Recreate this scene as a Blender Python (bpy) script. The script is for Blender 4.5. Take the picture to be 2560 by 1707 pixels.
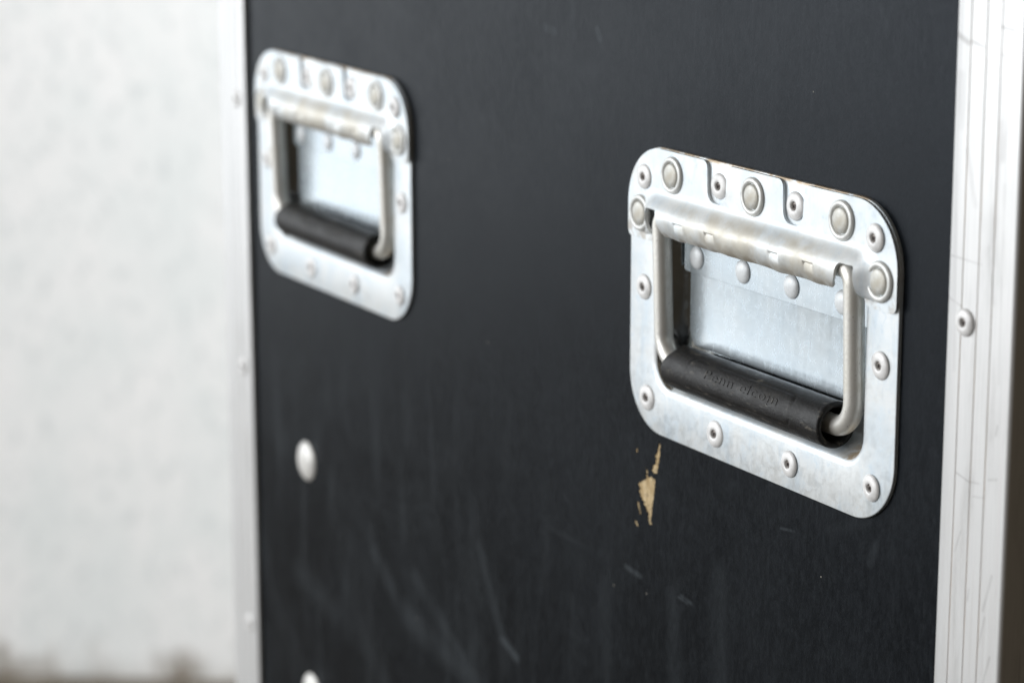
import bpy, bmesh, math, random
import numpy as np
from mathutils import Vector, Matrix
from mathutils.geometry import delaunay_2d_cdt

for o in list(bpy.data.objects): bpy.data.objects.remove(o)
SC = bpy.context.scene; COL = SC.collection
MM = 0.001
Z0 = 0.753                      # height of the handles' lower edge above the ground
random.seed(4); RNG = np.random.default_rng(4)

# ------------------------------------------------------------------ camera
CAM_POS = Vector((796.57*MM, -494.91*MM, 246.64*MM + Z0))
YAW, PITCH, ROLL = math.radians(60.8215), math.radians(12.966), math.radians(-0.0848)
fwd = Vector((-math.sin(YAW)*math.cos(PITCH), math.cos(YAW)*math.cos(PITCH), -math.sin(PITCH)))
rgt = Vector((math.cos(YAW), math.sin(YAW), 0)); up = rgt.cross(fwd)
r2 = math.cos(ROLL)*rgt + math.sin(ROLL)*up; u2 = r2.cross(fwd)
cam = bpy.data.cameras.new('camera'); camo = bpy.data.objects.new('camera', cam); COL.objects.link(camo)
m = Matrix((r2, u2, -fwd)).transposed().to_4x4(); m.translation = CAM_POS; camo.matrix_world = m
cam.sensor_width = 36; cam.lens = 91.2; cam.clip_start = 0.05; cam.clip_end = 200
cam.dof.use_dof = True; cam.dof.focus_distance = 0.868; cam.dof.aperture_fstop = 9.5
SC.camera = camo

# ------------------------------------------------------------------ world, lamps, exposure
w = bpy.data.worlds.new('World'); SC.world = w; w.use_nodes = True
bg = w.node_tree.nodes['Background']; bg.inputs[0].default_value = (0.075, 0.062, 0.046, 1); bg.inputs[1].default_value = 1.0
def area(name, loc, target, sx, sy, power, col):
    l = bpy.data.lights.new(name, 'AREA'); l.shape = 'RECTANGLE'; l.size = sx; l.size_y = sy; l.energy = power; l.color = col
    o = bpy.data.objects.new(name, l); COL.objects.link(o); o.location = loc
    o.rotation_euler = (Vector(target)-Vector(loc)).to_track_quat('-Z', 'Y').to_euler(); return o
area('doorway_light', (-3.0, -2.1, 1.30), (0, 0, 1.1), 3.6, 2.5, 43, (0.91, 0.96, 1.0))
area('open_front_light', (-2.0, -4.0, 1.7), (-0.4, 0, 0.6), 4.6, 3.0, 150, (0.97, 0.985, 1.0))
area('wall_fill_light', (-0.35, 0.98, 1.5), (-1.75, 0.45, 0.0), 1.0, 0.6, 34, (0.97, 0.99, 1.0))  # added lamp, unseen behind the case, only to brighten the wall
SC.view_settings.view_transform = 'Standard'; SC.view_settings.look = 'None'
SC.view_settings.exposure = 0.34; SC.view_settings.gamma = 1

# ------------------------------------------------------------------ node helper
class NT:
    def __init__(s, name):
        s.m = bpy.data.materials.new(name); s.m.use_nodes = True; s.t = s.m.node_tree
        s.b = s.t.nodes['Principled BSDF']; s.co = s.t.nodes.new('ShaderNodeTexCoord').outputs['Object']
    def n(s, typ, ins=None, **kw):
        nd = s.t.nodes.new(typ)
        for k, v in kw.items(): setattr(nd, k, v)
        for k, v in (ins or {}).items(): s.put(nd.inputs[k], v)
        return nd
    def put(s, sock, v):
        if isinstance(v, bpy.types.NodeSocket): s.t.links.new(v, sock)
        else: sock.default_value = v
    def mapping(s, scale=(1,1,1), rot=(0,0,0), loc=(0,0,0), src=None):
        return s.n('ShaderNodeMapping', {0: src or s.co, 'Location': loc, 'Rotation': rot, 'Scale': scale}).outputs[0]
    def noise(s, scale, detail=3, rough=.55, vec=None, dist=0):
        return s.n('ShaderNodeTexNoise', {'Vector': vec or s.co, 'Scale': scale, 'Detail': detail, 'Roughness': rough, 'Distortion': dist}).outputs['Fac']
    def ramp(s, fac, a, b, c0=0., c1=1.):
        nd = s.n('ShaderNodeMapRange', {'Value': fac, 'From Min': a, 'From Max': b, 'To Min': c0, 'To Max': c1}); nd.clamp = True
        nd.interpolation_type = 'SMOOTHSTEP'; return nd.outputs[0]
    def mix(s, fac, a, b):
        nd = s.n('ShaderNodeMix', data_type='RGBA'); s.put(nd.inputs[0], fac)
        for i, v in ((6, a), (7, b)): s.put(nd.inputs[i], v if isinstance(v, bpy.types.NodeSocket) else (*v, 1))
        return nd.outputs[2]
    def math(s, op, a, b=0., c=0., clamp=False):
        nd = s.n('ShaderNodeMath', {0: a, 1: b, 2: c}, operation=op); nd.use_clamp = clamp; return nd.outputs[0]
    def bump(s, h, strength, dist):
        s.put(s.b.inputs['Normal'], s.n('ShaderNodeBump', {'Height': h, 'Strength': strength, 'Distance': dist}).outputs[0])
    def set(s, **kw):
        for k, v in kw.items():
            k = {'col': 'Base Color', 'rough': 'Roughness', 'metal': 'Metallic', 'spec': 'Specular IOR Level', 'aniso': 'Anisotropic'}[k]
            if k == 'Base Color' and isinstance(v, tuple): v = (*v, 1)
            s.put(s.b.inputs[k], v)
        return s.m

# ------------------------------------------------------------------ materials
def mat_zinc(name, warm=0.12, metal=.72, rough=.36, rust=None, relief=.35, mott=1.):
    t = NT(name)
    a = t.noise(55, 4, .6); b = t.noise(260, 3, .6, dist=.6); c = t.noise(1500, 2, .5)
    str_ = t.noise(60, 4, .65, t.mapping((14, 1, .8), (0, .35, 0)))
    base = t.mix(t.ramp(a, .38, .66), (.80, .83, .84), (.70, .765, .81))
    base = t.mix(t.math('MULTIPLY', t.ramp(b, .56, .72), .35*mott), base, (.56, .66, .75))
    base = t.mix(t.math('MULTIPLY', t.ramp(t.noise(90, 5, .65), .53, .75), warm*3), base, (.52, .47, .37))
    base = t.mix(t.math('MULTIPLY', t.ramp(c, .68, .8), .35), base, (.34, .33, .30))
    base = t.mix(t.math('MULTIPLY', t.ramp(t.noise(150, 5, .7, t.mapping((1, 1, .22), (0, .5, 0))), .50, .70), .38*mott), base, (.55, .66, .76))
    X = t.n('ShaderNodeSeparateXYZ', {0: t.co}).outputs
    if rust == 'floor': base = t.mix(.6, base, (.56, .65, .72))
    if rust == 'tan': base = t.mix(t.ramp(t.noise(200, 4, .6), .3, .7, .5, 1.), base, (.50, .47, .40))
    if rust == 'edge':      # the sheared top edge has gone brown
        k = t.math('MULTIPLY', t.ramp(X[2], .1045, .1056), t.ramp(t.noise(140, 3), .34, .55)); base = t.mix(k, base, (.42, .33, .23))
    if rust == 'tunnel':    # hand grime rubbed into the bulge
        k = t.math('MULTIPLY', t.ramp(X[2], .0905, .086), t.math('MULTIPLY', t.ramp(X[0], .022, .05), t.ramp(X[0], .142, .12)))
        k = t.math('MULTIPLY', k, t.ramp(t.noise(70, 5, .65), .32, .66, .10, .75)); base = t.mix(k, base, (.57, .52, .42))
        k2 = t.math('MULTIPLY', t.ramp(X[2], .079, .0755), t.ramp(t.noise(160, 4, .65), .4, .62)); base = t.mix(t.math('MULTIPLY', k2, .6), base, (.30, .24, .17))
    if rust == 'dish':      # brown deposit in the lower corner
        dx = t.math('SUBTRACT', X[0], .139); dz = t.math('SUBTRACT', X[2], .0195)
        d = t.math('SQRT', t.math('ADD', t.math('MULTIPLY', dx, dx), t.math('MULTIPLY', dz, dz)))
        k = t.math('MULTIPLY', t.ramp(d, .013, .001), t.ramp(t.noise(350, 4, .7), .3, .55)); base = t.mix(k, base, (.42, .29, .15))
    rg = t.math('ADD', t.math('MULTIPLY', t.ramp(b, .3, .7), .14*mott), t.math('ADD', rough-.1, t.math('MULTIPLY', str_, .12)))
    t.bump(t.math('ADD', t.math('MULTIPLY', a, .8), t.math('MULTIPLY', c, .08)), relief, .0006)
    return t.set(col=base, metal=metal, rough=rg)
M_ZINC = mat_zinc('zinc_plate', .06, .40, .38, 'edge', .35, 1.25)
M_BRACK = mat_zinc('zinc_bracket', .10, .42, .46, 'tunnel')
M_FLOOR = mat_zinc('zinc_dish', .02, .58, .26, 'floor', .03, .45)
M_DLOW = mat_zinc('zinc_dish_lower_wall', .1, .4, .36, 'dish')
M_DWALL = mat_zinc('zinc_dish_wall', .12, 1.0, .14, 'dish', .1, .6)

def mat_wire():
    t = NT('wire_steel')
    a = t.noise(120, 4, .6); b = t.noise(900, 2)
    col = t.mix(t.ramp(a, .4, .7), (.85, .84, .80), (.74, .72, .66))
    col = t.mix(t.math('MULTIPLY', t.ramp(b, .68, .78), .6), col, (.22, .19, .14))
    t.bump(b, .2, .0003)
    return t.set(col=col, metal=.5, rough=t.ramp(a, .3, .7, .32, .46))
M_WIRE = mat_wire()

def mat_rivet(name, col, rough, metal=.3):
    t = NT(name); a = t.noise(400, 3)
    return t.set(col=t.mix(t.ramp(a, .4, .72), col, tuple(c*.8 for c in col)), metal=metal, rough=rough)
M_POP = mat_rivet('pop_rivet_aluminium', (.90, .895, .89), .42, .1)
M_EYE = mat_rivet('eyelet_steel', (.78, .79, .77), .38, .25)
M_EYEC = mat_zinc('eyelet_centre', .3, .35, .5, 'tan')
M_DOME = mat_rivet('dome_rivet', (.84, .87, .89), .42, .1)
M_BOLT = mat_rivet('bolt_head', (.84, .83, .80), .4, .15)
t = NT('mandrel'); M_MAND = t.set(col=t.mix(t.ramp(t.noise(900), .4, .6), (.30, .27, .25), (.07, .06, .06)), metal=.6, rough=.5)

def strokes(t, X, marks, mod):
    """wear strokes (u0,v0,u1,v1,half width,strength) in mm, broken up by a noise"""
    out = None
    for (a, b, c, d, hw, st) in marks:
        ax, az, bx, bz = a*MM, b*MM, c*MM, d*MM; dx, dz = bx-ax, bz-az; L2 = dx*dx+dz*dz
        px = t.math('SUBTRACT', X[0], ax); pz = t.math('SUBTRACT', X[2], az)
        h = t.math('MULTIPLY_ADD', px, dx/L2, t.math('MULTIPLY', pz, dz/L2), clamp=True)
        ex = t.math('SUBTRACT', px, t.math('MULTIPLY', h, dx)); ez = t.math('SUBTRACT', pz, t.math('MULTIPLY', h, dz))
        d2 = t.math('SQRT', t.math('ADD', t.math('MULTIPLY', ex, ex), t.math('MULTIPLY', ez, ez)))
        st = st*1.7 if hw > 5 else st
        k = t.math('MULTIPLY', t.ramp(d2, 0 if hw > 3 else hw*MM*.2, hw*MM, st, 0), t.ramp(mod, .3, .62, .25, 1.))
        out = k if out is None else t.math('MAXIMUM', out, k)
    return out
ALU_MARKS = [(185, 162, 190, 160, 1.4, .8), (191.5, 160.5, 197, 159.5, 1.1, .8), (205, 166, 210.5, 165.5, .9, .75), (206, 158, 212, 155, .8, .7), (206, 138, 205, 96, 1.6, .5),
             (199.5, 155, 201, 140, 1.6, .35), (191, 128, 196, 112, 1.8, .3), (208, 150, 207, 128, 3, .4), (187, 150, 188, 135, 2.5, .3), (186, 95, 200, 94.5, .5, .5), (184.8, 82, 192, 80, .5, .45), (203, 100, 206, 84, 1.6, .35),
             (192, 28, 198, 26.6, .5, .6), (198.5, 26.8, 203, 27.2, .5, .5), (207, 29.5, 211, 30.5, .6, .6), (200, 22.5, 206, 23.4, .4, .5),
             (192.5, 3, 195, 10, .5, .4), (207, -12, 210.5, 0, .8, .6), (205.5, -24, 208, -14, .7, .4), (199.5, -11, 200, -7, .5, .6), (209.6, 44, 210.2, 47, .6, .7),
             (186.5, 120, 189, 60, 1.2, .2), (209, 120, 210, 60, .7, .3), (207, -40, 211, -26, .8, .5)]
def mat_alu():
    t = NT('edge_aluminium')
    fine = t.noise(40, 4, .6, t.mapping((26, 26, .5)))
    stain = t.noise(14, 5, .65, t.mapping((2.2, 2.2, .8)))
    scr = t.noise(30, 4, .7, t.mapping((1.3, 1, .55), (0, .5, 0)), 1.2)
    scr2 = t.noise(30, 4, .7, t.mapping((.6, 1, 7), (0, .12, 0)), .4)
    col = t.mix(t.ramp(fine, .35, .7), (.76, .76, .76), (.69, .695, .695))
    col = t.mix(t.math('MULTIPLY', t.ramp(stain, .52, .74), .45), col, (.62, .625, .62))
    X = t.n('ShaderNodeSeparateXYZ', {0: t.co}).outputs
    k = t.math('MULTIPLY', strokes(t, X, ALU_MARKS, scr), .75)
    rub = t.math('MULTIPLY', t.ramp(t.noise(24, 6, .72, t.mapping((2.4, 2, .35))), .50, .74), .75)
    col = t.mix(rub, col, (.50, .50, .495))
    col = t.mix(k, col, (.30, .29, .285))
    col = t.mix(t.math('MULTIPLY', t.ramp(t.noise(75, 4, .7), .68, .78), .8), col, (.50, .38, .24))
    t.bump(t.math('ADD', t.math('MULTIPLY', fine, .4), t.math('MULTIPLY', scr, .3)), .3, .0004)
    return t.set(col=col, metal=.4, rough=t.ramp(fine, .3, .7, .34, .48))
M_ALU = mat_alu()
t = NT('groove_grime'); M_GROOVE = t.set(col=t.mix(t.ramp(t.noise(30, 3), .35, .7), (.42, .39, .37), (.50, .38, .28)), rough=.8)

def mat_panel():
    t = NT('black_laminate')
    X = t.n('ShaderNodeSeparateXYZ', {0: t.co}).outputs
    fine = t.noise(1900, 2, .6, t.mapping((1, 1, .35)))
    vert = t.noise(260, 5, .7, t.mapping((3.2, 1, .12), (0, .03, 0)))
    diag = t.noise(26, 4, .6, t.mapping((3.0, 1, .5), (0, -.72, 0)), .3)
    big = t.noise(7, 3, .5)
    low = t.ramp(X[2], .02, -.10)
    sc_v = t.math('MULTIPLY', t.ramp(vert, .50, .78), t.ramp(big, .35, .6))
    sc_d = t.math('MULTIPLY', t.ramp(diag, .50, .74), t.math('MULTIPLY', low, t.ramp(X[0], .0, -.1)))
    spk = t.n('ShaderNodeTexVoronoi', {'Vector': t.co, 'Scale': 90, 'Randomness': 1.}); sp = t.ramp(spk.outputs['Distance'], .018, .035, 1, 0)
    spsel = t.ramp(t.n('ShaderNodeSeparateColor', {0: spk.outputs['Color']}).outputs[0], .80, .84)
    speck = t.math('MULTIPLY', sp, spsel)
    # individual scuffs: (u0,v0,u1,v1,half width,strength) in mm on the panel
    marks = t.math('MAXIMUM', strokes(t, X, [q for q in SCUFFS if q[4] < 3], vert), strokes(t, X, [q for q in SCUFFS if q[4] >= 3], diag))
    wear = t.math('ADD', t.math('MULTIPLY', sc_v, .06), t.math('MULTIPLY', sc_d, .13))
    haze = t.math('MULTIPLY', t.ramp(t.noise(16, 6, .68, dist=.8), .40, .74), t.math('ADD', .022, t.math('MULTIPLY', low, t.ramp(X[0], .02, -.12, 0., .06))))
    grain = t.math('MULTIPLY', t.ramp(t.noise(900, 3, .7, t.mapping((1.6, 1, .5))), .5, .72), .032)
    wear = t.math('MAXIMUM', t.math('ADD', t.math('ADD', wear, haze), grain), marks)
    mid = t.noise(420, 4, .7, t.mapping((1.5, 1, .6)))
    wear = t.math('ADD', wear, t.math('MULTIPLY', t.ramp(mid, .45, .75), .03))
    col = t.mix(t.ramp(fine, .3, .75), (.0012, .0019, .003), (.003, .0042, .006))
    col = t.mix(wear, col, (.13, .15, .165))
    col = t.mix(speck, col, (.35, .33, .28))
    rg = t.math('ADD', t.ramp(mid, .3, .7, .28, .40), t.math('MULTIPLY', wear, .2))
    t.bump(t.math('ADD', fine, t.math('MULTIPLY', vert, .25)), .2, .0002)
    t.b.inputs['Specular Tint'].default_value = (.80, .93, 1.12, 1)
    return t.set(col=col, rough=t.math('ADD', rg, t.math('MULTIPLY', t.ramp(t.noise(11, 5, .65), .35, .7), .07)), spec=.125)
SCUFFS = [(-101, -116.5, -89, -121, 4.2, .30), (-121, -82, -101, -116, 7, .09), (-221, -112, -193, -132, 9, .10), (-193, -132, -121, -143, 13, .10), (-180, -112, -130, -140, 9, .10),
          (-304, -145, -264, -153, 14, .07), (-240, -150, -200, -185, 16, .07), (-65, -57.5, -34, -58, 2.4, .08), (-4, -57.6, 6.5, -58.6, 1.9, .26), (34.6, -58, 42, -59, 1.2, .25), (33, -59, 39, -59.8, .7, .3),
          (96.5, -15.6, 104.7, -14.6, .9, .2), (124, -9, 146, 0, 4, .05), (150, -7, 147, -14, 3, .10), (-27, 143.5, -25.4, 140.4, 2.6, .22), (-46, 152, -45, 140, 4, .10), (-67, 140.8, -58, 140, 2.6, .16),
          (-317, -78, -317, -81, 5, .12), (-60, 132, -30, 128, 9, .03), (30, -60, 33, -110, 9, .06), (60, -45, 62, -110, 12, .05), (96, -60, 92, -110, 6, .06), (-20, -70, -16, -120, 10, .05)]
M_PANEL = mat_panel()

t = NT('exposed_birch'); a = t.noise(500, 3, .6, t.mapping((1, 1, .3)))
t.bump(a, .5, .0008)
M_BIRCH = t.set(col=t.mix(t.ramp(t.noise(700, 3, .7), .56, .66), t.mix(t.ramp(a, .35, .65), (.44, .31, .15), (.68, .53, .31)), (.05, .045, .04)), rough=.8)

def mat_rubber():
    t = NT('black_rubber')
    a = t.noise(90, 5, .65, t.mapping((1, 1.5, 1.5))); b = t.noise(1300, 3, .6); c = t.noise(300, 4, .7)
    col = t.mix(t.ramp(b, .35, .7), (.005, .005, .0055), (.011, .011, .012))
    col = t.mix(t.math('MULTIPLY', t.ramp(a, .52, .78), .35), col, (.07, .062, .05))
    col = t.mix(t.math('MULTIPLY', t.ramp(c, .60, .76), .5), col, (.15, .135, .11))
    sc = t.noise(200, 4, .7, t.mapping((.7, 2, 2), (0, .5, .3)))
    col = t.mix(t.math('MULTIPLY', t.ramp(sc, .56, .72), .7), col, (.15, .135, .11))
    t.bump(t.math('ADD', b, t.math('MULTIPLY', c, .6)), .45, .0004)
    return t.set(col=col, rough=t.ramp(a, .3, .7, .40, .6), spec=.35)
M_RUB = mat_rubber()
t = NT('dusty_rubber_lettering'); M_LET = t.set(col=t.mix(t.ramp(t.noise(520, 4, .7), .52, .74), (.014, .014, .0145), (.15, .14, .12)), rough=.5)

def mat_wall():
    t = NT('pale_painted_wall')
    X = t.n('ShaderNodeSeparateXYZ', {0: t.co}).outputs
    a = t.noise(7, 4, .6, t.mapping((1.3, 1, .8), (0, .5, 0))); b = t.noise(52, 6, .7, t.mapping((1.4, 1, .8), (0, .6, 0)))
    col = t.mix(t.ramp(a, .36, .66), (.82, .82, .82), (.745, .768, .768))
    col = t.mix(t.math('MULTIPLY', t.ramp(b, .50, .66), .8), col, (.58, .61, .615))
    hgt = t.math('SUBTRACT', X[2], t.math('MULTIPLY', t.ramp(t.noise(13, 5, .62, t.mapping((1.0, 1, .7))), .42, .78), .085))
    splash = t.ramp(hgt, .03, -.04)
    col = t.mix(t.math('MULTIPLY', splash, .9), col, (.19, .155, .115))
    t.bump(b, .2, .004)
    return t.set(col=col, rough=.7)
M_WALL = mat_wall()
t = NT('brown_dirt_ground'); a = t.noise(9, 5, .65); b = t.noise(60, 4, .65)
t.bump(t.math('ADD', a, t.math('MULTIPLY', b, .4)), .6, .02)
M_GROUND = t.set(col=t.mix(t.ramp(b, .35, .68), t.mix(t.ramp(a, .35, .65), (.10, .08, .055), (.145, .12, .085)), (.06, .05, .036)), rough=.9)

# ------------------------------------------------------------------ mesh helpers (geometry in mm, mesh in m)
def link(name, mesh, mat, parent=None, loc=(0, 0, 0), **props):
    o = bpy.data.objects.new(name, mesh); COL.objects.link(o); o.parent = parent; o.location = Vector(loc)*MM
    if mat is not None and not mesh.materials: mesh.materials.append(mat)
    for k, v in props.items(): o[k] = v
    return o
def mk(name, verts, faces, smooth=35):
    me = bpy.data.meshes.new(name)
    me.from_pydata([tuple(np.asarray(v, float)*MM) for v in verts], [], [tuple(int(i) for i in f) for f in faces])
    bm = bmesh.new(); bm.from_mesh(me); bmesh.ops.recalc_face_normals(bm, faces=bm.faces); bm.to_mesh(me); bm.free()
    if smooth:
        me.shade_smooth(); me.set_sharp_from_angle(angle=math.radians(smooth))
    return me
def rr(x0, x1, y0, y1, r, n=10):
    """rounded rectangle, counter-clockwise; r may be (bl, br, tr, tl)"""
    rs = r if isinstance(r, tuple) else (r,)*4; out = []
    for (cx, cy, a0), q in zip(((x0+rs[0], y0+rs[0], 180), (x1-rs[1], y0+rs[1], 270), (x1-rs[2], y1-rs[2], 0), (x0+rs[3], y1-rs[3], 90)), rs):
        for i in range(n+1):
            a = math.radians(a0+90*i/n); out.append((cx+q*math.cos(a), cy+q*math.sin(a)))
    return out
def fillet(pts, n=6):
    """closed polygon of (x, y, radius) with its corners rounded"""
    out = []; N = len(pts)
    for i, (x, y, r) in enumerate(pts):
        P = Vector((x, y)); A = Vector(pts[i-1][:2])-P; B = Vector(pts[(i+1) % N][:2])-P
        if r <= 0: out.append((x, y)); continue
        la, lb = A.length, B.length; A.normalize(); B.normalize(); ang = A.angle(B)
        d = min(r/math.tan(ang/2), la*.49, lb*.49)
        p0, p1 = P+A*d, P+B*d
        for k in range(n+1):
            s = k/n; q = p0*(1-s)**2+P*2*s*(1-s)+p1*s*s; out.append((q.x, q.y))
    return out
def resample(loop, step):
    out = []; N = len(loop)
    for i in range(N):
        a, b = Vector(loop[i]), Vector(loop[(i+1) % N]); k = max(1, int((b-a).length/step))
        for j in range(k): p = a.lerp(b, j/k); out.append((p.x, p.y))
    return out
def inside(P, loop):
    x, y = P[:, 0], P[:, 1]; c = np.zeros(len(P), bool); L = np.array(loop); x1, y1 = L[:, 0], L[:, 1]; x2, y2 = np.roll(x1, -1), np.roll(y1, -1)
    for a, b, d, e in zip(x1, y1, x2, y2):
        if b == e: continue
        c ^= ((b > y) != (e > y)) & (x < (d-a)*(y-b)/(e-b)+a)
    return c
def sheet(name, loops, f, th, grid=None, gridbox=None, smooth=35):
    """a bent sheet: outline loops[0] with holes loops[1:], front at y=f(u,v), thickness th behind it"""
    pts, edges = [], []
    for L in loops:
        k = len(pts); pts += [tuple(p) for p in L]; edges += [(k+i, k+(i+1) % len(L)) for i in range(len(L))]
    nb = len(pts)
    if grid:
        x0, x1, y0, y1 = gridbox
        G = np.array([(x, y) for x in np.arange(x0, x1, grid) for y in np.arange(y0, y1, grid)])
        k = inside(G, loops[0])
        for H in loops[1:]: k &= ~inside(G, H)
        G = G[k]; B = np.array(pts)
        dm = np.array([np.min(np.sum((B-g)**2, 1)) for g in G]); G = G[dm > (grid*.45)**2]
        pts += [tuple(g) for g in G]
    V, E_, F, *_ = delaunay_2d_cdt([Vector(p) for p in pts], edges, [], 0, 1e-5)
    V = [(v[0], v[1]) for v in V]
    C = np.array([np.mean([V[i] for i in t_], 0) for t_ in F]); ok = inside(C, loops[0])
    for H in loops[1:]: ok &= ~inside(C, H)
    F = [t_ for t_, k in zip(F, ok) if k]
    n = len(V); eps = .02
    def nrm(u, v):
        gx = (f(u+eps, v)-f(u-eps, v))/(2*eps); gy = (f(u, v+eps)-f(u, v-eps))/(2*eps)
        q = Vector((-gx, 1, -gy)); return q.normalized()
    verts = [(u, f(u, v), v) for u, v in V]
    for u, v in V:
        q = nrm(u, v)*th; verts.append((u+q.x, f(u, v)+q.y, v+q.z))
    faces = [tuple(t_) for t_ in F]+[tuple(i+n for i in reversed(t_)) for t_ in F]
    cnt = {}
    for t_ in F:
        for i in range(3):
            e = (t_[i], t_[(i+1) % 3]); cnt[tuple(sorted(e))] = None if tuple(sorted(e)) in cnt else e
    for e in cnt.values():
        if e: faces.append((e[0], e[1], e[1]+n, e[0]+n))
    return mk(name, verts, faces, smooth)
def lathe(name, prof, seg=28, smooth=40):
    """profile of (radius, height towards the viewer) turned round the y axis"""
    verts, faces, rings = [], [], []
    for r, h in prof:
        if r < 1e-6: rings.append([len(verts)]); verts.append((0, -h, 0))
        else:
            rings.append(list(range(len(verts), len(verts)+seg)))
            verts += [(r*math.cos(2*math.pi*i/seg), -h, r*math.sin(2*math.pi*i/seg)) for i in range(seg)]
    for A, B in zip(rings, rings[1:]):
        for i in range(seg):
            j = (i+1) % seg
            if len(A) == 1: faces.append((A[0], B[i], B[j]))
            elif len(B) == 1: faces.append((A[i], A[j], B[0]))
            else: faces.append((A[i], A[j], B[j], B[i]))
    return mk(name, verts, faces, smooth)
def loft(rings, close_last=True, close_first=False):
    verts, faces = [], []; n = len(rings[0])
    for R in rings: verts += R
    for k in range(len(rings)-1):
        for i in range(n):
            j = (i+1) % n; faces.append((k*n+i, k*n+j, (k+1)*n+j, (k+1)*n+i))
    if close_last: faces.append(tuple((len(rings)-1)*n+i for i in range(n)))
    if close_first: faces.append(tuple(reversed(range(n))))
    return verts, faces
def bevel(o, wd, seg=2, ang=50):
    b = o.modifiers.new('bevel', 'BEVEL'); b.width = wd*MM; b.segments = seg; b.limit_method = 'ANGLE'; b.angle_limit = math.radians(ang); b.harden_normals = False
def sm(a, b, x):
    s = min(1, max(0, (x-a)/(b-a))); return s*s*(3-2*s)

# ------------------------------------------------------------------ the setting
me = mk('ground', [(-9000, -9000, 0), (9000, -9000, 0), (9000, 9000, 0), (-9000, 9000, 0)], [(0, 1, 2, 3)], 0)
link('ground', me, M_GROUND, kind='structure')
# wall: its base lies where the ray through the photo's dirt line meets the ground
WD = 2.66
wc = Vector((CAM_POS.x, CAM_POS.y, 0))+Vector((-math.sin(YAW), math.cos(YAW), 0))*WD
def wall_mesh():
    nx, nz = 60, 30; L, H, T = 2600, 2600, 160
    v, f = [], []
    for i in range(nx+1):
        for k in range(nz+1):
            x = -1050+L*i/nx; z = H*k/nz-20; v.append((x, 3*math.sin(x*.004+1)+2*math.sin(z*.005), z))
    for i in range(nx):
        for k in range(nz): a = i*(nz+1)+k; f.append((a, a+nz+1, a+nz+2, a+1))
    b = len(v); v += [(-1050, T, -20), (L-1050, T, -20), (L-1050, T, H-20), (-1050, T, H-20)]; f.append((b, b+3, b+2, b+1))
    f.append((b+3,)+tuple(i*(nz+1)+nz for i in range(nx+1))+(b+2,)); f.append((b+1,)+tuple(nx*(nz+1)+k for k in range(nz+1))+(b+2,)); f.append((b,)+tuple(range(nz+1))+(b+3,))
    return mk('wall', v, f, 30)
wo = link('wall', wall_mesh(), M_WALL, label='pale mottled wall behind the case, brown dirt splashed along its foot', category='wall')
wo.location = wc; wo.rotation_euler = (0, 0, YAW-math.radians(5))

# ------------------------------------------------------------------ the case: 600 mm wide, black laminate boards in aluminium angle
UL, UR = -382.9, 215.6                # outer faces
PL, PR = -351.9, 184.6                # where the angle's front legs end
VB, VT, DEP = -700, 330, 480
case = bpy.data.objects.new('flight_case', None); COL.objects.link(case); case.location = (0, 0, Z0); case.empty_display_size = .1
case['label'] = 'black laminate flight case with aluminium edges and two recessed steel handles'; case['category'] = 'flight case'
def box(name, x0, x1, y0, y1, z0, z1):
    v = [(x, y, z) for x in (x0, x1) for y in (y0, y1) for z in (z0, z1)]
    return mk(name, v, [(0, 1, 3, 2), (4, 6, 7, 5), (0, 4, 5, 1), (2, 3, 7, 6), (0, 2, 6, 4), (1, 5, 7, 3)], 0)
PF = 1.4                               # front face of the front board; plates lie in front of it
# where the black film is torn off, the birch below shows
def torn(pts, rough=.35, step=.5):
    L = resample(pts, step)
    mx = max(x for x, y in L)
    L = [(x+RNG.normal(0, rough*(1.9 if x < mx-3 else .5)), y+RNG.normal(0, rough*.6)) for x, y in L]
    return L
chips = [[(18.6, -3.0), (19.6, -4.6), (19.0, -9), (17.4, -15.6), (15.4, -16.6), (14.2, -15.3), (16.2, -11), (16.6, -8.5), (17.6, -6)],
         [(16.2, -18.4), (15.4, -24), (14.3, -30), (13.1, -36.6), (12.2, -35.6), (10.9, -32.4), (8.6, -30.5), (7.6, -28.6), (5.4, -27.2), (4.8, -24.6), (5.2, -22.2), (7.4, -20.4), (9.3, -20.2), (10.0, -17.4), (11.4, -18.8), (12.6, -18.0)],
         [(9.2, -14.8), (10.9, -16.2), (11.2, -17.8), (10.0, -17.3)], [(3.6, -29.6), (5.0, -30.4), (6.6, -34.1), (5.9, -34.6), (4.6, -32.6)],
         [(1.8, -37.0), (3.0, -37.4), (4.6, -39.4), (3.2, -39.8)], [(2.0, -10.4), (3.9, -9.2), (3.2, -11.8)]]
chip_loops = [torn(c, .30, .42) for c in chips]
# the front board has openings for the two dishes
HOLE = rr(12, 148, 12, 93, 12, 6); LO = (-338.13, 1.17)
holes = [HOLE, [(x+LO[0], y+LO[1]) for x, y in HOLE]]
outer = resample([(UL+2.4, VB), (UR-2.4, VB), (UR-2.4, VT), (UL+2.4, VT)], 40)
link('front_panel', sheet('front_panel', [outer]+holes+chip_loops, lambda u, v: PF, 9.5, smooth=0), M_PANEL, case)
link('exposed_wood', sheet('exposed_wood', [resample(rr(-3, 24, -43, 1, 2, 4), 1.5)], lambda u, v: PF+.24+.10*math.sin(u*2.9+1.3*math.sin(v*.5))+.06*math.sin(v*1.1+u), 1., .5, (-2.5, 24, -42.5, 1), smooth=60), M_BIRCH, case)
link('side_panel', box('side_panel', UR-11.5, UR-2, PF+9.7, DEP, VB, VT), M_PANEL, case)
link('side_panel', box('side_panel', UL+2, UL+11.5, PF+9.7, DEP, VB, VT), M_PANEL, case)
link('back_panel', box('back_panel', UL+11.7, UR-11.7, DEP-9.5, DEP, VB, VT), M_PANEL, case)
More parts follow.
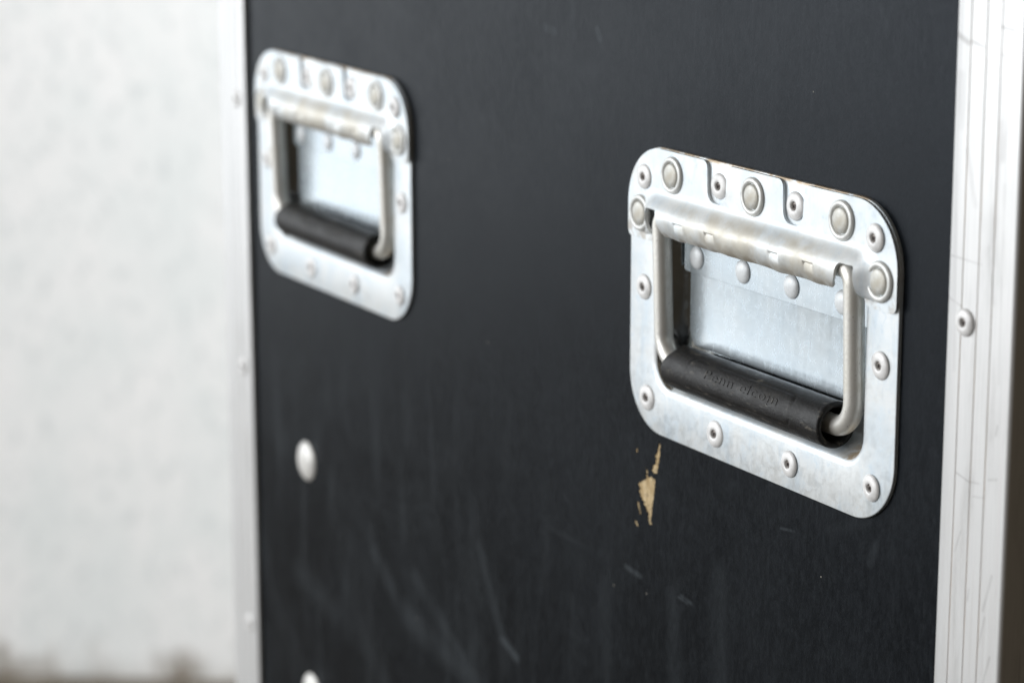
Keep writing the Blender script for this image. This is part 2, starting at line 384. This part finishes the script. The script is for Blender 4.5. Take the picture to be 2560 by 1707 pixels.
link('top_panel', box('top_panel', UL+2.2, UR-2.2, PF+.2, DEP, VT+.2, VT+9.5), M_PANEL, case)
link('bottom_panel', box('bottom_panel', UL+2.2, UR-2.2, PF+.2, DEP, VB-9.5, VB-.2), M_PANEL, case)
for cx in (UL+60, UR-60):
    for cy in (60, DEP-60):
        hgt = Z0*1000+VB-9.5
        link('foot', lathe('foot', [(0, 0), (20, 0), (24, 4), (22, hgt), (0, hgt)], 24), M_RUB, case, (cx, cy, -Z0*1000)).rotation_euler = (math.radians(-90), 0, 0)

# aluminium angle, extruded upright: outer faces carry three fine grooves
def angle_profile():
    """front leg runs along +x from the corner at (0,0); side leg along +y; the corner is rounded"""
    G = [10.4, 17.1, 24.4]; LEN = 31.0; T = 1.9; g = .26; dp = .34
    side = []
    def leg(pt):
        out = []
        for q in G: out += [pt(q-g, 0), pt(q-g*.55, dp), pt(q+g*.55, dp), pt(q+g, 0)]
        return out
    P = []
    P += list(reversed([(x, y) for (y, x) in [(q[0]-2.1, q[1]) for q in leg(lambda a, b: (a, b))]])) # side leg, far to near
    P = [(T, LEN), (.5, LEN), (.0, LEN-.6)]+P
    R = 1.5
    P += [(R-R*math.cos(math.radians(a)), R-R*math.sin(math.radians(a))) for a in range(0, 91, 10)]
    P += leg(lambda a, b: (a, b))
    P += [(LEN-.6, 0.), (LEN-.12, .25), (LEN, .8), (LEN, T), (T, T)]
    return P, G
def edge_angle(flip, ucorner):
    P, G = angle_profile(); nz = 90; s = 1 if flip else -1; rings = []
    ph = 3.1 if flip else .4
    for k in range(nz+1):
        z = VB+(VT-VB)*k/nz
        rings.append([(ucorner+s*x+.10*math.sin(z*.021+ph), y-.75+.08*math.sin(z*.017+ph), z) for x, y in P])
    v, f = loft(rings, True, True)
    me = mk('edge_angle', v, f, 32); return me, G
for flip, uc, rv in ((False, UR, (75.6, 209.6, -58.4, -192.4, -326.4, -460.4, -594.4)), (True, UL, (79.4, 213.4, -53.6, -187.6, -321.6, -455.6, -589.6))):
    me, G = edge_angle(flip, uc)
    ang = link('edge_angle', me, M_ALU, case, label='near scratched aluminium edge angle' if not flip else 'far blurred aluminium edge angle')
    s = 1 if flip else -1
    me_g = None
    for q in G:      # dark grime lying in each groove
        g = link('groove_grime', box('groove_grime', uc+s*q-.13, uc+s*q+.13, -.75+.18, -.75+.5, VB+1, VT-1), M_GROOVE, ang)
    RIV_POS = rv
    ang['_r'] = list(rv); ang['_u'] = uc+s*22.2 if not flip else uc+21.2

# rivet meshes
POP = lathe('rivet', [(4.1, -.3), (4.1, .16), (4.72, .2), (4.55, .5), (3.9, .88), (3.0, 1.14), (2.2, 1.2), (1.75, 1.12), (1.5, .9), (1.4, .4), (1.4, .1)], 30)
MAND = lathe('mandrel', [(1.42, .2), (1.2, .45), (.7, .62), (.5, .3), (0, .25)], 16)
for a in [o for o in case.children if '_r' in o.keys()]:
    for z in a['_r']:
        r = link('rivet', POP, M_POP, a, (a['_u'], -.75, z)); r.scale = (.92, 1.1, .92)
    z = a['_r'][0]
    for z in a['_r'][:4]: link('rivet_core', MAND, M_MAND, a, (a['_u'], -.75, z))
    del a['_r']; del a['_u']
# coach bolts
BOLT = lathe('bolt_head', [(8.6, -.2), (8.6, .2), (9.5, .35), (9.2, .8), (7.6, 1.75), (5.4, 2.4), (2.8, 2.8), (0, 2.9)], 36)
for u, v in ((-292.5, -86.2), (-291.5, -202.5)): link('bolt_head', BOLT, M_BOLT, case, (u, PF, v))

# ------------------------------------------------------------------ the recessed handle (mm, origin = lower left corner of its plate)
W_, H_ = 160., 106.
OUT = rr(0, W_, 0, H_, 21.5, 18)
# dish rings: (inset from the opening, depth)
OPEN = (15.2, 144.8, 15.6, 89.0, 12.0)
PROF = [(0, 0), (.7, .07), (1.5, .32), (2.3, .85), (2.9, 1.55), (3.3, 2.4), (4.0, 3.8), (5.6, 6.8), (6.6, 9.0), (7.2, 10.6), (8.0, 11.6), (9.0, 12.0)]
def ring(ins, d, n=14):
    x0, x1, y0, y1, r = OPEN
    return [(x, d, y) for x, y in rr(x0+ins, x1-ins, y0+ins, y1-ins, max(1.2, r-ins), n)]
def handle_plate():
    op = [(x, z) for x, _, z in ring(0, 0)]
    pts = OUT+op; ne = len(OUT)
    rims = [[(x, PF-.02, z) for x, z in OUT], [(x, .2, z) for x, z in OUT],
            [(80+(x-80)*(1-.12/80), .05, 53+(z-53)*(1-.12/53)) for x, z in OUT], [(80+(x-80)*(1-.3/80), 0, 53+(z-53)*(1-.3/53)) for x, z in OUT]]
    v, f = loft(rims, False)
    k0 = len(v)-ne
    v2, f2 = loft([ring(*p) for p in PROF], False)
    o2 = len(v); v += v2; f += [tuple(i+o2 for i in q) for q in f2]
    fl = [(v[k0+i][0], v[k0+i][2]) for i in range(ne)]
    E = [(i, (i+1) % ne) for i in range(ne)]; nop = len(op); E += [(ne+i, ne+(i+1) % nop) for i in range(nop)]
    V, _, F, *_ = delaunay_2d_cdt([Vector(p) for p in fl+op], E, [], 0, 1e-5)
    assert len(V) == ne+nop
    C = np.array([np.mean([tuple(V[i]) for i in t_], 0) for t_ in F]); ok = inside(C, fl) & ~inside(C, op)
    mp = lambda i: k0+i if i < ne else o2+i-ne
    f += [tuple(mp(i) for i in t_) for t_, k in zip(F, ok) if k]
    # floor with its raised pressed panel
    last = o2+(len(PROF)-1)*nop
    n = nop
    pr = [(.6, 12.0), (1.0, 11.0), (1.6, 9.0), (1.9, 8.3), (2.4, 7.98), (3.0, 7.93), (3.8, 8.02)]
    x0, x1, y0, y1 = 25.8, 134.2, 32.6, 76.0
    rings2 = [[(x, d, z) for x, z in rr(x0+i, x1-i, y0+i, y1-i, max(1.5, 8-i), 14)] for i, d in pr]
    v3, f3 = loft(rings2, True); o3 = len(v); v += v3; f += [tuple(i+o3 for i in q) for q in f3]
    A = [(v[last+i][0], v[last+i][2]) for i in range(nop)]; B = [(v[o3+i][0], v[o3+i][2]) for i in range(len(rings2[0]))]
    nb = len(B); E = [(i, (i+1) % nop) for i in range(nop)]+[(nop+i, nop+(i+1) % nb) for i in range(nb)]
    V, _, F, *_ = delaunay_2d_cdt([Vector(p) for p in A+B], E, [], 0, 1e-5)
    C = np.array([np.mean([tuple(V[i]) for i in t_], 0) for t_ in F]); ok = inside(C, A) & ~inside(C, B)
    mp = lambda i: last+i if i < nop else o3+i-nop
    f += [tuple(mp(i) for i in t_) for t_, k in zip(F, ok) if k]
    me = mk('recessed_handle', v, f, 38); me.materials.append(M_ZINC); me.materials.append(M_DWALL); me.materials.append(M_FLOOR); me.materials.append(M_DLOW)
    for p in me.polygons: p.material_index = 1 if p.center.y > .0012 and 14*MM < p.center.x < 146*MM and p.center.z > 14*MM else 0
    for p in me.polygons:
        if p.center.y < .0088 and p.center.y > .0075 and .0269 < p.center.x < .1331 and .0337 < p.center.z: p.material_index = 2
        elif p.material_index == 1 and p.center.z < .0285 and p.center.x > .05: p.material_index = 3
    return me

# hinge bracket: flat strip over the plate's top, pressed out into a tunnel round the bail
BY = -1.25
def tun(v):
    if v >= 90.6: return 0.
    if v >= 82.0: s = (90.6-v)/8.6; return math.sin(s*math.pi/2)**1.55
    s = (82.0-v)/8.2; return math.sqrt(max(0., 1-s*s))*1.18-.18
TABS = [41.0, 60.6, 99.4, 119.0]
def brf(u, v):
    e = sm(9.5, 21, u)*sm(9.5, 21, W_-u)
    h = 5.1*tun(v)*e if v > 70 else 0
    dent = 0.
    if 20 < u < 140 and v < 86: dent = .22*math.sin(u*.23+.6)*sm(86, 77, v)+.15*math.sin(u*.61)*sm(84, 76, v)
    for c in TABS:
        if abs(u-c) < 3.4 and 77.4 < v < 82.2: dent += .62*sm(3.0, 2.7, abs(u-c))*max(0., min(1., (v-78.4)/3.2))*sm(82.0, 81.6, v)
    return BY-h+dent
def bracket_outline():
    # (u, v, corner radius) counter-clockwise from the left leg's lower left corner
    half = [(0.0, 71.4, 3.2), (17.8, 71.4, 4.0), (17.8, 84.6, 1.2), (25.4, 84.6, 2.2), (27.0, 79.2, 1.0), (29.2, 75.4, 1.0)]
    low = [(38, 75.1, 3), (48, 75.7, 3), (58, 74.9, 3), (66, 75.5, 3), (80, 75.2, 3), (92, 75.6, 3), (100, 74.8, 3), (112, 75.4, 3), (122, 74.9, 3)]
    right = [(W_-u, v, r) for u, v, r in reversed(half)]
    notch = lambda c: [(c+6.2, 105.6, 2.6), (c+5.6, 91.2, 5.2), (c-5.6, 91.2, 5.2), (c-6.0, 105.6, 3.0)]
    top = []
    L = half+low+right
    out = fillet(L+[(W_, 84.4, 0)]+[(W_-21.5+21.5*math.cos(math.radians(a)), 84.4+21.3*math.sin(math.radians(a)), 0) for a in range(5, 91, 5)]
                 +notch(103.2)+notch(57.6)
                 +[(21.5+21.5*math.cos(math.radians(a)), 84.4+21.3*math.sin(math.radians(a)), 0) for a in range(90, 180, 5)]+[(0, 84.4, 0)], 8)
    return resample(out, .9)
ME_PLATE = handle_plate()
ME_BR = sheet('hinge_bracket', [bracket_outline()], brf, 1.15, .55, (0.3, 160, 71.6, 106), 42)

def tube_loop(path, r, seg=16):
    """closed planar path of (u,y,v)"""
    P = [Vector(p) for p in path]; n = len(P); nr = (P[n//3]-P[0]).cross(P[2*n//3]-P[0]).normalized(); verts, faces = [], []
    for i in range(n):
        T = (P[(i+1) % n]-P[i-1]).normalized(); b = nr; a = T.cross(nr).normalized()
        for k in range(seg):
            w_ = 2*math.pi*k/seg; verts.append(tuple(P[i]+r*(math.cos(w_)*a+math.sin(w_)*b)))
    for i in range(n):
        for k in range(seg):
            j = (i+1) % n; l = (k+1) % seg; faces.append((i*seg+k, j*seg+k, j*seg+l, i*seg+l))
    return verts, faces
WIRE_R = 3.5; AX_T = (82.3, -1.2); AX_B = (28.2, 0.7)
def bail():
    L = resample(rr(22.5, 137.5, AX_B[0], AX_T[0], (10.5, 10.5, 5.0, 5.0), 12), 2.2)
    path = []
    for u, v in L:
        s = (v-AX_B[0])/(AX_T[0]-AX_B[0]); path.append((u, AX_B[1]+(AX_T[1]-AX_B[1])*s, v))
    return mk('bail_wire', *tube_loop(path, WIRE_R, 20), 60)
ME_BAIL = bail()

GU0, GU1, GR = 31.8, 128.2, 8.0
TH0, TH1 = math.radians(-23), math.radians(60)        # arc of the raised name field, 0 = straight out, + = up
def grip():
    nu, nt = 150, 96; verts, faces = [], []
    for i in range(nu+1):
        u = GU0+(GU1-GU0)*i/nu
        for k in range(nt):
            th = 2*math.pi*k/nt-math.pi
            # signed distance to the name field (rounded rectangle in u, arc length)
            cu, hu = 80.4, 31.5; ct, ht = (TH0+TH1)/2*GR, (TH1-TH0)/2*GR; rc = 3.0
            dx, dy = abs(u-cu)-(hu-rc), abs(th*GR-ct)-(ht-rc)
            d = math.hypot(max(dx, 0), max(dy, 0))+min(max(dx, dy), 0)-rc
            r = GR-.30*math.exp(-(d/.40)**2)+.10*sm(.5, -.5, d)
            e = min(u-GU0, GU1-u)
            if e < 1.0: r -= (1-math.sqrt(max(0, 1-(1-e)**2)))*.7
            uu = u
            if i < 22:      # the far end is cut back in a shallow wave where the wire enters
                wv = math.exp(-((th-1.15)/.62)**2)*3.4; uu = u+wv*(1-i/22)
            verts.append((uu, -r*math.cos(th)+AX_B[1], r*math.sin(th)+AX_B[0]))
    for i in range(nu):
        for k in range(nt):
            l = (k+1) % nt; faces.append((i*nt+k, (i+1)*nt+k, (i+1)*nt+l, i*nt+l))
    # rims and bore at both ends
    def end(row, sgn):
        base = row*nt; prev = [base+k for k in range(nt)]
        for rad, du in ((6.6, -.0), (6.0, .5), (5.6, 12.), (2.0, 12.5)):
            cur = []
            for k in range(nt):
                th = 2*math.pi*k/nt-math.pi; x = verts[base+k][0]+sgn*du
                cur.append(len(verts)); verts.append((x, -rad*math.cos(th)+AX_B[1], rad*math.sin(th)+AX_B[0]))
            for k in range(nt): faces.append((prev[k], prev[(k+1) % nt], cur[(k+1) % nt], cur[k]))
            prev = cur
    end(0, 1); end(nu, -1)
    return mk('grip', verts, faces, 50)
ME_GRIP = grip()

def lettering():
    c = bpy.data.curves.new('lettering', 'FONT'); c.body = 'Penn elcom'; c.size = 1; c.extrude = 0; c.resolution_u = 3; c.offset = -.014; c.space_character = 1.12
    o = bpy.data.objects.new('lettering_tmp', c); COL.objects.link(o)
    dg = bpy.context.evaluated_depsgraph_get(); me = bpy.data.meshes.new_from_object(o.evaluated_get(dg)); bpy.data.objects.remove(o)
    bm = bmesh.new(); bm.from_mesh(me); bmesh.ops.triangulate(bm, faces=bm.faces); bmesh.ops.subdivide_edges(bm, edges=[e for e in bm.edges if e.calc_length() > .12], cuts=2)
    bmesh.ops.triangulate(bm, faces=bm.faces)
    # the small tick under the last letter
    xs = [v.co.x for v in bm.verts]; x0, x1 = min(xs), max(xs); sx = 44.0/(x1-x0); sy = 4.9
    tick = [(.86, -.12), (.885, -.30), (.90, -.30), (1.0, -.02), (.985, -.03), (.893, -.22), (.875, -.10)]
    tv = [bm.verts.new((x0+a*(x1-x0), b, 0)) for a, b in tick]; bm.faces.new(tv)
    bmesh.ops.triangulate(bm, faces=bm.faces)
    ext = bmesh.ops.extrude_face_region(bm, geom=list(bm.faces)); top = {g for g in ext['geom'] if isinstance(g, bmesh.types.BMVert)}
    for v in bm.verts:
        u = 60.2+(v.co.x-x0)*sx; a = math.radians(17)+v.co.y*sy/GR; r = GR+.10+(.15 if v in top else -.05)
        v.co = Vector((u, -r*math.cos(a)+AX_B[1], r*math.sin(a)+AX_B[0]))*MM
    bmesh.ops.recalc_face_normals(bm, faces=bm.faces)
    bm.to_mesh(me); bm.free(); me.materials.clear(); return me
ME_LET = lettering()

EYE = lathe('eyelet', [(6.1, -.2), (6.1, .18), (6.8, .3), (6.6, .75), (6.1, 1.1), (5.5, 1.2), (4.95, 1.05), (4.6, .65), (4.5, .3), (4.5, .1)], 36)
EYEC = lathe('eyelet_core', [(4.3, .1), (4.2, .8), (3.85, 1.12), (2.4, 1.3), (0, 1.36)], 28)
DOME = lathe('dome_rivet', [(3.7, -.2), (3.7, .15), (4.25, .25), (4.0, .65), (3.2, 1.1), (2.0, 1.45), (.9, 1.6), (0, 1.64)], 28)
POPS = [(10.9, 94.3), (57.9, 97.5), (103.2, 97.5), (148.4, 94.3), (9.6, 53.3), (12.6, 12.3), (57.8, 9.0), (103.0, 9.0), (151.4, 53.3), (148.6, 12.1)]
EYES = [(29.4, 97.3), (79.9, 97.2), (130.5, 97.1), (8.4, 80.7), (151.4, 80.7)]
DOMES = [(33.0, 67.4), (62.2, 67.4), (91.4, 67.4), (120.6, 67.4)]

h1 = link('recessed_handle', ME_PLATE, M_ZINC, case, (0, 0, 0), label='sharp nearer recessed steel handle with embossed black grip, beside the near edge angle')
ch = []
ch.append(link('hinge_bracket', ME_BR, M_BRACK, h1)); bevel(ch[-1], .22, 2, 60)
ch.append(link('bail_wire', ME_BAIL, M_WIRE, h1))
ch.append(link('grip', ME_GRIP, M_RUB, h1))
ch.append(link('grip_lettering', ME_LET, M_LET, h1))
ME_SEAM = sheet('dish_cover_strip', [rr(24.6, 135.4, 61.4, 79.6, 1.5, 4)], lambda u, v: 7.5, .38, smooth=30)
ch.append(link('dish_cover_strip', ME_SEAM, M_FLOOR, h1)); bevel(ch[-1], .15, 2, 60)
on_br = {0, 3}
for i, (u, v) in enumerate(POPS):
    y = BY if i in on_br else 0
    r = link('rivet', POP, M_POP, h1, (u, y, v)); r.rotation_euler = (random.uniform(-.05, .05), random.uniform(0, 6), random.uniform(-.05, .05)); q_ = random.uniform(.96, 1.05); r.scale = (q_, random.uniform(.85, 1.15), q_); ch.append(r)
    k = link('rivet_core', MAND, M_MAND, h1, (u, y-.15*random.random(), v)); ch.append(k)
for u, v in EYES:
    ch.append(link('eyelet', EYE, M_EYE, h1, (u, BY, v))); ch.append(link('eyelet_core', EYEC, M_EYEC, h1, (u, BY, v)))
for u, v in DOMES: ch.append(link('dome_rivet', DOME, M_DOME, h1, (u, 7.5, v)))
h2 = h1.copy(); COL.objects.link(h2); h2.location = Vector((LO[0], 0, LO[1]))*MM; h2['label'] = 'blurred farther recessed steel handle beside the far edge angle'
for c in ch:
    d = c.copy(); COL.objects.link(d); d.parent = h2
